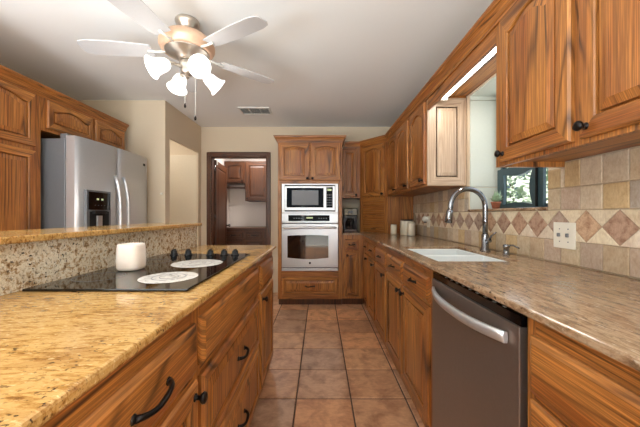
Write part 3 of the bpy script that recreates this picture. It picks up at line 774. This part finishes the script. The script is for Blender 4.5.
def clip_rows(z0, z1, ya, yb, off=0):
    n0 = int((ya-1.0877)/.1035)-1; y = 1.0877+off
    k = -30
    while 1.0877+off+k*.1035 < yb:
        a = 1.0877+off+k*.1035; b = a+.1035; k += 1
        if b <= ya+.01: continue
        a = max(a, ya); b = min(b, yb)
        if b-a > .012: tile3(a, b, z0, z1, tcol())
Y0, Y1 = 0.0, 3.603
clip_rows(CT+.002, 1.028, Y0, Y1)
k = -12
while 1.124+k*.1425 < Y1+.08:
    c = 1.124+k*.1425; h = .1425/2; zc = 1.099; k += 1
    if c-h < Y0 or c+h > Y1: continue
    tile3(0, 0, 0, 0, dcol(), [(c-h, zc), (c, zc-h), (c+h, zc), (c, zc+h)], mt=DIAM)
    tile3(0, 0, 0, 0, lcol(), [(c, zc-h), (c+2*h, zc-h), (c+h, zc)])
    tile3(0, 0, 0, 0, lcol(), [(c, zc+h), (c+h, zc), (c+2*h, zc+h)])
for a, b in ((Y0, WY0-.002), (WY1+.002, Y1)): clip_rows(1.172, 1.275, a, b)
clip_rows(1.277, 1.372, WY1+.002, Y1); clip_rows(1.277, 1.397, .525, 1.377); clip_rows(1.277, 1.372, 1.378, WY0-.002); clip_rows(1.277, 1.372, Y0, .52)
mb.box(WX-.0045, WX-.0008, Y0, Y1, CT+.0015, WZ0-.004, GROUTP); mb.box(WX-.0045, WX-.0008, Y0, WY0-.002, WZ0-.004, 1.373, GROUTP); mb.box(WX-.0045, WX-.0008, WY1+.002, Y1, WZ0-.004, 1.373, GROUTP)
tag(mb.build('tile_backsplash', keep=True), 'tumbled stone tile backsplash with a diamond band along the right wall', 'backsplash')

# ------------------------------------------------------------------ island
IX = -.362
IY0, IY1 = 0.0, 2.235
fi = F((IX, 0, 0), (0, 1, 0), (1, 0, 0))
def island_unit(name, label, y0, y1):
    t = thing(name, (-.65, (y0+y1)/2, 0), label, 'cabinet')
    carcass(t, -.94, IX, y0, y1, .09, .892, g=1); carcass(t, -.94, IX-.02, y0, y1, 0, .089, 'toe_kick', mat=OAK)
    for a, b in ((y0, y0+.032), (y1-.032, y1)): mb = MB(); mb.box(IX+.0001, IX+.001, a, b, .09, .892, OAK); mb.build('stile', t)
    return t
t = island_unit('island_drawer_cabinet', 'oak island cabinet nearest the camera with a long black drawer pull', .02, .842)
drawer(t, fi, .32, .825, .705, .843, hw=.062, hu=.597); door(t, fi, .32, .825, .12, .685, knob=(.80, .648))
t = island_unit('cooktop_drawer_cabinet', 'wide oak island cabinet under the cooktop with two deep drawers', .844, 1.682)
drawer(t, fi, .861, 1.65, .705, .848, handle=False)
drawer(t, fi, .861, 1.65, .42, .675, panel=True, hw=.05, hu=1.27); drawer(t, fi, .861, 1.65, .12, .405, panel=True, hw=.05, hu=1.27)
t = island_unit('island_end_cabinet', 'narrow oak cabinet at the far end of the island', 1.684, 2.215)
drawer(t, fi, 1.715, 2.14, .705, .85, handle=False); door(t, fi, 1.715, 2.14, .12, .685, knob=(1.745, .645))
kw = MB(); kw.box(-1.06, -.942, IY0, 2.19, 0, 1.064, WALL); struct(kw.build('wall_bar'))
tag(MB().box(-.9405, ICX, IY0, 2.25, .893, CT, GOLD).build('island_countertop', bevel=.006), 'golden speckled granite island countertop around the cooktop', 'countertop')
tag(MB().box(-.941, -.922, IY0, 2.19, CT+.0005, 1.064, SPLASH).build('granite_backsplash'), 'mottled granite upstand between island top and raised bar', 'backsplash')
tag(MB().box(-1.22, -.885, IY0, 2.20, 1.065, 1.087, GOLD).build('raised_bar_top', bevel=.005), 'narrow raised golden granite bar top behind the cooktop', 'bar top')
# cooktop
t = thing('glass_cooktop', (-.65, 1.28, CT), 'black glass cooktop set in the golden island granite', 'cooktop')
mb = MB(); mb.box(-.905, -.402, .885, 1.69, CT+.0005, CT+.009, BLACK); mb.build('glass_top', t, bevel=.003)
for c, r_ in (((-.545, 1.055), .098), ((-.568, 1.355), .112)):
    mb = MB(); z = CT+.0092
    mb.lathe([(r_, 0), (r_, .0006), (r_-.002, .0009)], (*c, z), BURN, n=40); b_ = mb.build('burner', t)
    mb = MB()
    for q in (.3, .55): mb.lathe([(r_*q, 0), (r_*q+.004, .0), (r_*q+.004, .0004), (r_*q, .0004), (r_*q, 0)], (*c, z+.0010), GREY, n=32, cap=False)
    mb.build('burner_ring', b_)
for c, r_ in (((-.80, 1.40), .075), ((-.80, 1.06), .08)):
    mb = MB(); z = CT+.0092; mb.lathe([(r_-.003, 0), (r_, 0), (r_, .0003), (r_-.003, .0003), (r_-.003, 0)], (*c, z), GREY, n=40, cap=False); mb.build('burner', t)
for x in (-.815, -.735, -.612, -.535, -.474):
    mb = MB(); c = (x, 1.63, CT+.0092)
    mb.lathe([(.022, 0), (.022, .004), (.017, .008), (.016, .022), (.012, .026)], c, BLKP, n=18)
    mb.box(x-.004, x+.004, 1.612, 1.648, CT+.016, CT+.042, BLKP); mb.build('knob', t)
# candle cup
t = thing('candle_holder', (-.775, 1.20, CT+.009), 'squat white glass candle holder on the black cooktop', 'candle holder')
def sq(r_, z, p=3.2, n=32):
    out = []
    for k in range(n):
        a = 2*math.pi*k/n; c_, s_ = math.cos(a), math.sin(a)
        rr_ = r_/((abs(c_)**p+abs(s_)**p)**(1/p)); out.append(Vector((-.775+rr_*c_, 1.20+rr_*s_, z)))
    return out
z = CT+.0095; mb = MB()
mb.loops([sq(.036, z), sq(.043, z+.003), sq(.047, z+.014), sq(.048, z+.04), sq(.0455, z+.092), sq(.0435, z+.104), sq(.041, z+.106), sq(.039, z+.103), sq(.042, z+.05), sq(.036, z+.02)], CEMIT, smooth=True)
mb.build('glass_cup', t)
mb = MB(); mb.loops([sq(.034, z+.021), sq(.037, z+.022), sq(.036, z+.070), sq(.033, z+.072)], PLASTIC); wx = mb.build('wax', t)
mb = MB(); mb.tube([(-.775, 1.20, z+.072), (-.775, 1.20, z+.084)], .0015, BLKP, 6); mb.build('wick', t)

# ------------------------------------------------------------------ things on the right counter
def canister(x, y, r_, h, label):
    t = thing('ceramic_canister', (x, y, CT), label, 'canister', 'cream canisters in the corner')
    mb = MB(); mb.lathe([(r_-.004, 0), (r_, .004), (r_, h-.008), (r_-.003, h-.004)], (x, y, CT+.001), CREAM, n=28); mb.build('jar', t)
    mb = MB(); mb.lathe([(r_-.006, 0), (r_-.002, .002), (r_-.002, .012), (r_-.008, .015), (.01, .016)], (x, y, CT+h-.0025), LIDW if r_ > .06 else CREAM, n=28); mb.build('lid', t)
canister(.865, 3.43, .036, .105, 'small cream ceramic canister left of the other two')
canister(1.01, 3.40, .075, .165, 'largest cream ceramic canister with a dark lid')
canister(1.02, 3.265, .043, .135, 'medium cream ceramic canister in front of the largest one')
# outlet, plug-in, switch
def plate(name, label, cat, yc, zc, w, h):
    t = thing(name, (WX-.01, yc, zc), label, cat)
    mb = MB(); mb.box(WX-.015, WX-.0095, yc-w/2, yc+w/2, zc-h/2, zc+h/2, PLASTIC); mb.build('cover_plate', t, bevel=.002); return t
t = plate('light_switch', 'ivory double toggle switch plate on the stone backsplash at right', 'switch', 1.372, 1.052, .122, .122)
for dy in (-.024, .024):
    mb = MB(); mb.box(WX-.026, WX-.0148, 1.372+dy-.005, 1.372+dy+.005, 1.045, 1.062, GREY); mb.build('toggle', t, bevel=.002)
mb = MB()
for dy in (-.024, .024):
    for dz in (-.03, .03): mb.lathe([(.003, 0), (.003, .001)], (WX-.0148, 1.372+dy, 1.052+dz), GREY, (-1, 0, 0), 8)
mb.build('screw', t)
t = plate('electrical_outlet', 'ivory electrical outlet on the backsplash beyond the faucet', 'outlet', 3.09, 1.075, .072, .12)
mb = MB(); mb.box(WX-.0162, WX-.0148, 3.075, 3.105, 1.035, 1.062, CREAM); mb.build('socket', t, bevel=.001)
t = thing('plug_in_freshener', (WX-.04, 3.10, 1.09), 'white plug-in air freshener in the far outlet', 'air freshener')
mb = MB(); mb.tube([(WX-.016, 3.10, 1.10), (WX-.03, 3.10, 1.10), (WX-.055, 3.10, 1.105), (WX-.07, 3.10, 1.11)], [.022, .028, .03, .018], WHITE, 16); mb.build('body', t)
mb = MB(); mb.tube([(WX-.045, 3.10, 1.075), (WX-.045, 3.10, 1.062)], .014, GREY, 10); mb.build('bottle', t)
# coffee maker
cx, cy = .412, 4.02
t = thing('coffee_maker', (cx, cy, CT), 'black and dark red drip coffee maker in the nook beside the oven', 'coffee maker')
z = CT+.001
mb = MB(); mb.box(cx-.09, cx+.09, cy-.11, cy+.11, z, z+.035, RED); mb.build('base', t, bevel=.006)
mb = MB(); mb.box(cx-.09, cx+.09, cy+.02, cy+.11, z+.035, z+.22, RED); mb.box(cx-.095, cx-.075, cy-.08, cy+.02, z+.035, z+.22, RED); mb.box(cx+.075, cx+.095, cy-.08, cy+.02, z+.035, z+.22, RED); mb.build('tower', t, bevel=.005)
mb = MB(); mb.box(cx-.092, cx+.092, cy-.10, cy+.11, z+.22, z+.315, BLACK); hd = mb.build('brew_head', t, bevel=.008)
mb = MB(); mb.box(cx-.03, cx+.03, cy-.104, cy-.10, z+.25, z+.285, GREY); mb.build('control_panel', hd)
mb = MB(); mb.lathe([(.045, 0), (.062, .02), (.066, .07), (.05, .12), (.042, .135)], (cx, cy-.045, z+.036), POT, n=24); mb.lathe([(.045, 0), (.045, .012)], (cx, cy-.045, z+.172), BLKP, n=20)
mb.tube([(cx+.0, cy-.09, z+.165), (cx, cy-.125, z+.15), (cx, cy-.125, z+.08), (cx, cy-.108, z+.06)], .007, BLKP, 8); mb.build('carafe', t)
# potted plant on the sill
SZ = WZ0+.0195
px_, py_ = 1.265, 2.10
t = thing('potted_plant', (px_, py_, SZ), 'small pale green plant in a terracotta pot on the window sill', 'plant')
mb = MB(); mb.lathe([(.022, 0), (.03, .04), (.033, .041), (.033, .05), (.026, .05), (.02, .04)], (px_, py_, SZ+.001), TERRA, n=20); mb.build('pot', t)
mb = MB()
for k in range(46):
    a = random.uniform(0, 6.28); e = random.uniform(.2, 1.4); L_ = random.uniform(.05, .125)
    d = Vector((math.cos(a)*math.cos(e)*.6, math.sin(a)*math.cos(e)*.6, math.sin(e))); b0 = Vector((px_, py_, SZ+.045))
    p1 = b0+d*L_; sd = Vector((-math.sin(a), math.cos(a), 0))*random.uniform(.006, .012); up = Vector((0, 0, .006))
    mid = b0+d*L_*.7
    mb.face([b0, mid+sd, p1], None, LEAF); mb.face([b0, p1, mid-sd], None, LEAF)
mb.build('foliage', t)
# teal scalloped frame standing against the window
t = thing('scalloped_frame', (1.355, 2.03, SZ), 'dark teal frame with a scalloped opening standing on the window sill', 'frame')
ff = F((1.352, 2.195, SZ+.001), (0, -1, 0), (-1, 0, 0)); fw, fh = .45, .29
def sc(n=16):
    u0, u1, v0, v1 = .065, fw-.09, .026, fh-.04; P = []
    for k in range(n): s = k/n; P.append((u0+(u1-u0)*s, v0+.018*math.sin(math.pi*s)-.0*s))
    for k in range(n): s = k/n; P.append((u1-.028*math.sin(math.pi*s), v0+(v1-v0)*s))
    for k in range(n): s = k/n; P.append((u1+(u0-u1)*s, v1-.026*math.sin(math.pi*s)))
    for k in range(n): s = k/n; P.append((u0+.012*math.sin(math.pi*s), v1+(v0-v1)*s))
    return P
def outr(n=16):
    P = []
    for k in range(n): P.append((fw*k/n, 0))
    for k in range(n): P.append((fw, fh*k/n))
    for k in range(n): P.append((fw-fw*k/n, fh))
    for k in range(n): P.append((0, fh-fh*k/n))
    return P
A, B = outr(), sc(); mb = MB()
mb.loops([[ff(*p, 0) for p in A], [ff(*p, .018) for p in A], [ff(*p, .018) for p in B], [ff(*p, 0) for p in B], [ff(*p, 0) for p in A]], TEAL, cap0=False, cap1=False)
mb.build('scalloped_border', t, bevel=0)
mb = MB(); fbox(mb, ff, fw-.05, fw-.042, .01, fh-.01, .0185, .03, RUBBER); mb.build('stop_bead', t)

# ------------------------------------------------------------------ ceiling fan
cx, cy = -.885, 1.95
t = thing('ceiling_fan', (cx, cy, CZ), 'nickel ceiling fan with four lit bell shades and pull chains', 'ceiling fan')
mb = MB(); mb.lathe([(.075, 0), (.078, -.01), (.07, -.03), (.055, -.045), (.05, -.075)], (cx, cy, CZ-.0005), NICKEL, n=32); mb.build('canopy', t)
mb = MB(); mb.lathe([(.045, -.07), (.055, -.085), (.10, -.096), (.14, -.115), (.165, -.14), (.174, -.162), (.173, -.182), (.166, -.188), (.167, -.194), (.158, -.200), (.159, -.206), (.14, -.212)], (cx, cy, CZ), COPPER, n=40)
mo = mb.build('motor_housing', t)
mb = MB(); mb.lathe([(.139, -.213), (.138, -.216), (.13, -.219), (.118, -.224), (.11, -.23), (.07, -.24), (.06, -.262), (.05, -.27)], (cx, cy, CZ), NICKEL, n=40); mb.build('motor_plate', mo)
BZ = CZ-.212
for k in range(5):
    a = R(-30+72*k); d = Vector((math.cos(a), math.sin(a), 0)); s_ = Vector((-d.y, d.x, 0)); o_ = Vector((cx, cy, BZ))
    mb = MB(); A = []; 
    prof = [(.22, .052), (.28, .060), (.45, .070), (.60, .068), (.645, .055), (.66, .03)]
    up_, dn_ = [], []
    for r_, w in prof: up_.append((r_, w))
    P = [(r_, w) for r_, w in prof] + [(r_, -w) for r_, w in reversed(prof)]
    tilt = .14
    mb.loops([[o_+d*r_+s_*w+Vector((0, 0, w*tilt+h_)) for r_, w in P] for h_ in (0, .006)], BLADE); b_ = mb.build('blade', t)
    mb = MB(); mb.tube([o_+d*.14+Vector((0, 0, .004)), o_+d*.19+Vector((0, 0, -.003)), o_+d*.25+Vector((0, 0, -.002))], [.009, .007, .010], WHITE, 8, flat=1.0); mb.build('blade_bracket', b_)
lk = Vector((cx, cy, CZ-.325))
mb = MB(); mb.lathe([(.04, .055), (.05, .045), (.052, .02), (.04, 0), (.045, -.012), (.03, -.035), (.012, -.045), (.008, -.06)], lk, NICKEL, n=28); mb.build('light_kit', t)
for k in range(4):
    a = R(-47+90*k); h = Vector((math.cos(a), math.sin(a), 0)); ax = (h*.86+Vector((0, 0, -.52))).normalized()
    s0 = lk+h*.035+Vector((0, 0, .01)); s1 = s0+h*.062+Vector((0, 0, .004))
    mb = MB(); mb.tube([s0, s1, s1+ax*.03], [.010, .010, .020], NICKEL, 12); ar = mb.build('lamp_arm', t)
    mb = MB(); b0 = s1+ax*.022
    mb.lathe([(.024, 0), (.035, .013), (.044, .038), (.047, .065), (.054, .092), (.070, .114), (.068, .116), (.050, .09), (.042, .055), (.022, .02)], b0, BULB, ax, 28); mb.build('lamp_shade', ar)
    l = bpy.data.lights.new('fan_bulb', 'POINT'); l.energy = 1.2; l.color = (1, .96, .9); l.shadow_soft_size = .035
    lo = bpy.data.objects.new('fan_bulb', l); C.objects.link(lo); lo.location = b0+ax*.16
for dx, dy, zz in ((0.0, -.035, 1.88), (.065, -.03, 1.80)):
    mb = MB(); mb.tube([(cx+dx, cy+dy, lk.z), (cx+dx, cy+dy, zz)], .0014, WHITE, 6); pc = mb.build('pull_chain', t)
    mb = MB(); mb.lathe([(.002, 0), (.006, -.008), (.008, -.02), (.005, -.03)], (cx+dx, cy+dy, zz), BRONZE, n=12); mb.build('chain_pull', pc)
# ceiling vent
t = thing('ceiling_vent', (-.80, 3.62, CZ), 'white slotted air vent in the ceiling in front of the doorway', 'vent')
mb = MB(); z = CZ-.001
mb.box(-.99, -.61, 3.50, 3.52, z-.012, z, WHITE); mb.box(-.99, -.61, 3.72, 3.74, z-.012, z, WHITE); mb.box(-.99, -.97, 3.52, 3.72, z-.012, z, WHITE); mb.box(-.63, -.61, 3.52, 3.72, z-.012, z, WHITE)
for x in (-.865, -.735): mb.box(x-.006, x+.006, 3.52, 3.72, z-.012, z, WHITE)
mb.build('frame', t, bevel=.002)
mb = MB(); mb.box(-.97, -.63, 3.52, 3.72, z-.001, z, RUBBER); mb.build('duct', t)
mb = MB()
for k in range(8): y = 3.535+k*.024; mb.hexa([(-.97, y, z-.010), (-.63, y, z-.010), (-.63, y+.004, z-.010), (-.97, y+.004, z-.010), (-.97, y+.012, z-.002), (-.63, y+.012, z-.002), (-.63, y+.015, z-.002), (-.97, y+.015, z-.002)], WHITE)
mb.build('louvers', t)

# ------------------------------------------------------------------ laundry room
LY = 5.42
fla = F((0, LY, 0), (1, 0, 0), (0, -1, 0))
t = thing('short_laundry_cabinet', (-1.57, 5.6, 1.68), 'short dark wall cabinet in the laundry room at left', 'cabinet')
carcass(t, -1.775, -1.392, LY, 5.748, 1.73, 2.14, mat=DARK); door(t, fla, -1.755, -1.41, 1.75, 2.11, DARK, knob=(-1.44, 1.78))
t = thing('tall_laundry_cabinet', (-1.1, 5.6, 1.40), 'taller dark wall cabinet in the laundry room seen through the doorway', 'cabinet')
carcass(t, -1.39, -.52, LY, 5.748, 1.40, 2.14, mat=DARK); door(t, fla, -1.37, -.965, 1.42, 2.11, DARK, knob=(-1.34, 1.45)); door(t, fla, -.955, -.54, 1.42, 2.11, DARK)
t = thing('hanging_rod', (-1.57, 5.5, 1.60), 'dark hanging rod under the short laundry cabinet', 'rod')
mb = MB(); mb.tube([(-1.77, LY+.06, 1.65), (-1.395, LY+.06, 1.65)], .013, DARK, 10); mb.build('rod', t)
mb = MB(); mb.box(-1.777, -1.755, LY+.03, LY+.09, 1.62, 1.729, DARK); mb.build('bracket', t); mb = MB(); mb.box(-1.41, -1.393, LY+.03, LY+.09, 1.62, 1.729, DARK); mb.build('bracket', t)
t = thing('laundry_base_cabinet', (-1.15, 5.4, 0), 'dark base cabinet with drawers in the laundry room', 'cabinet')
LB = 5.18; flb = F((0, LB, 0), (1, 0, 0), (0, -1, 0))
carcass(t, -1.775, -.52, LB, 5.748, .09, .88, mat=DARK); carcass(t, -1.775, -.52, LB+.06, 5.748, 0, .089, 'toe_kick', mat=DARK)
mb = MB(); mb.box(-1.778, -.52, LB-.025, 5.748, .881, .915, DARK, 0); mb.build('wood_top', t, bevel=.004)
for a, b in ((-1.70, -1.36), (-1.33, -1.02), (-.99, -.60)): drawer(t, flb, a, b, .72, .845, DARK, hw=.04, panel=True); door(t, flb, a, b, .12, .70, DARK)

# wall switch by the hall
t = thing('round_control', (-1.79, 3.298, 1.38), 'small round ivory control on the beige wall beside the refrigerator', 'wall control')
mb = MB(); mb.lathe([(.014, 0), (.014, .01), (.01, .014)], (-1.79, 3.2995, 1.385), PLASTIC, (0, -1, 0), 16); mb.build('button', t)

# ------------------------------------------------------------------ outside
struct(MB().box(-4, 3, -9, RY-.13, -.10, -.03, plain('pale_reflecting_slab', srgb(210, 205, 196), .8)).build('added_patio'))  # unseen pale slab, added to brighten the reflection in the oven door
struct(MB().box(-14, 14, -14, 12, -.16, -.10, GRASS).build('ground'))
def tree(x, y, h, r_, label, seed):
    random.seed(seed)
    t = thing('garden_tree', (x, y, -.1), label, 'tree', 'trees outside the kitchen window')
    mb = MB(); mb.tube([(x, y, -.1), (x+.05, y, h*.35), (x, y+.05, h*.7)], [.12, .09, .04], BARK, 10); mb.build('trunk', t)
    mb = MB()
    for k in range(1500):
        u = Vector((random.gauss(0, 1), random.gauss(0, 1), random.gauss(0, 1))).normalized()*random.uniform(.6, 1)
        c = Vector((x+u.x*r_, y+u.y*r_, h*.55+u.z*h*.48)); a = Vector((random.uniform(-1, 1), random.uniform(-1, 1), random.uniform(-1, 1)))*.13; b = a.orthogonal().normalized()*.07
        mb.face([c-a, c+b, c+a, c-b], None, TREE)
    mb.build('foliage', t, keep=True)
tree(5.6, 6.6, 3.2, 1.5, 'leafy tree outside, seen through the scalloped frame', 1)
tree(8.2, 12.5, 4.5, 2.0, 'taller leafy tree outside behind the first', 2)
tree(4.9, 3.2, 2.6, 1.0, 'low leafy tree outside nearest the window', 3)
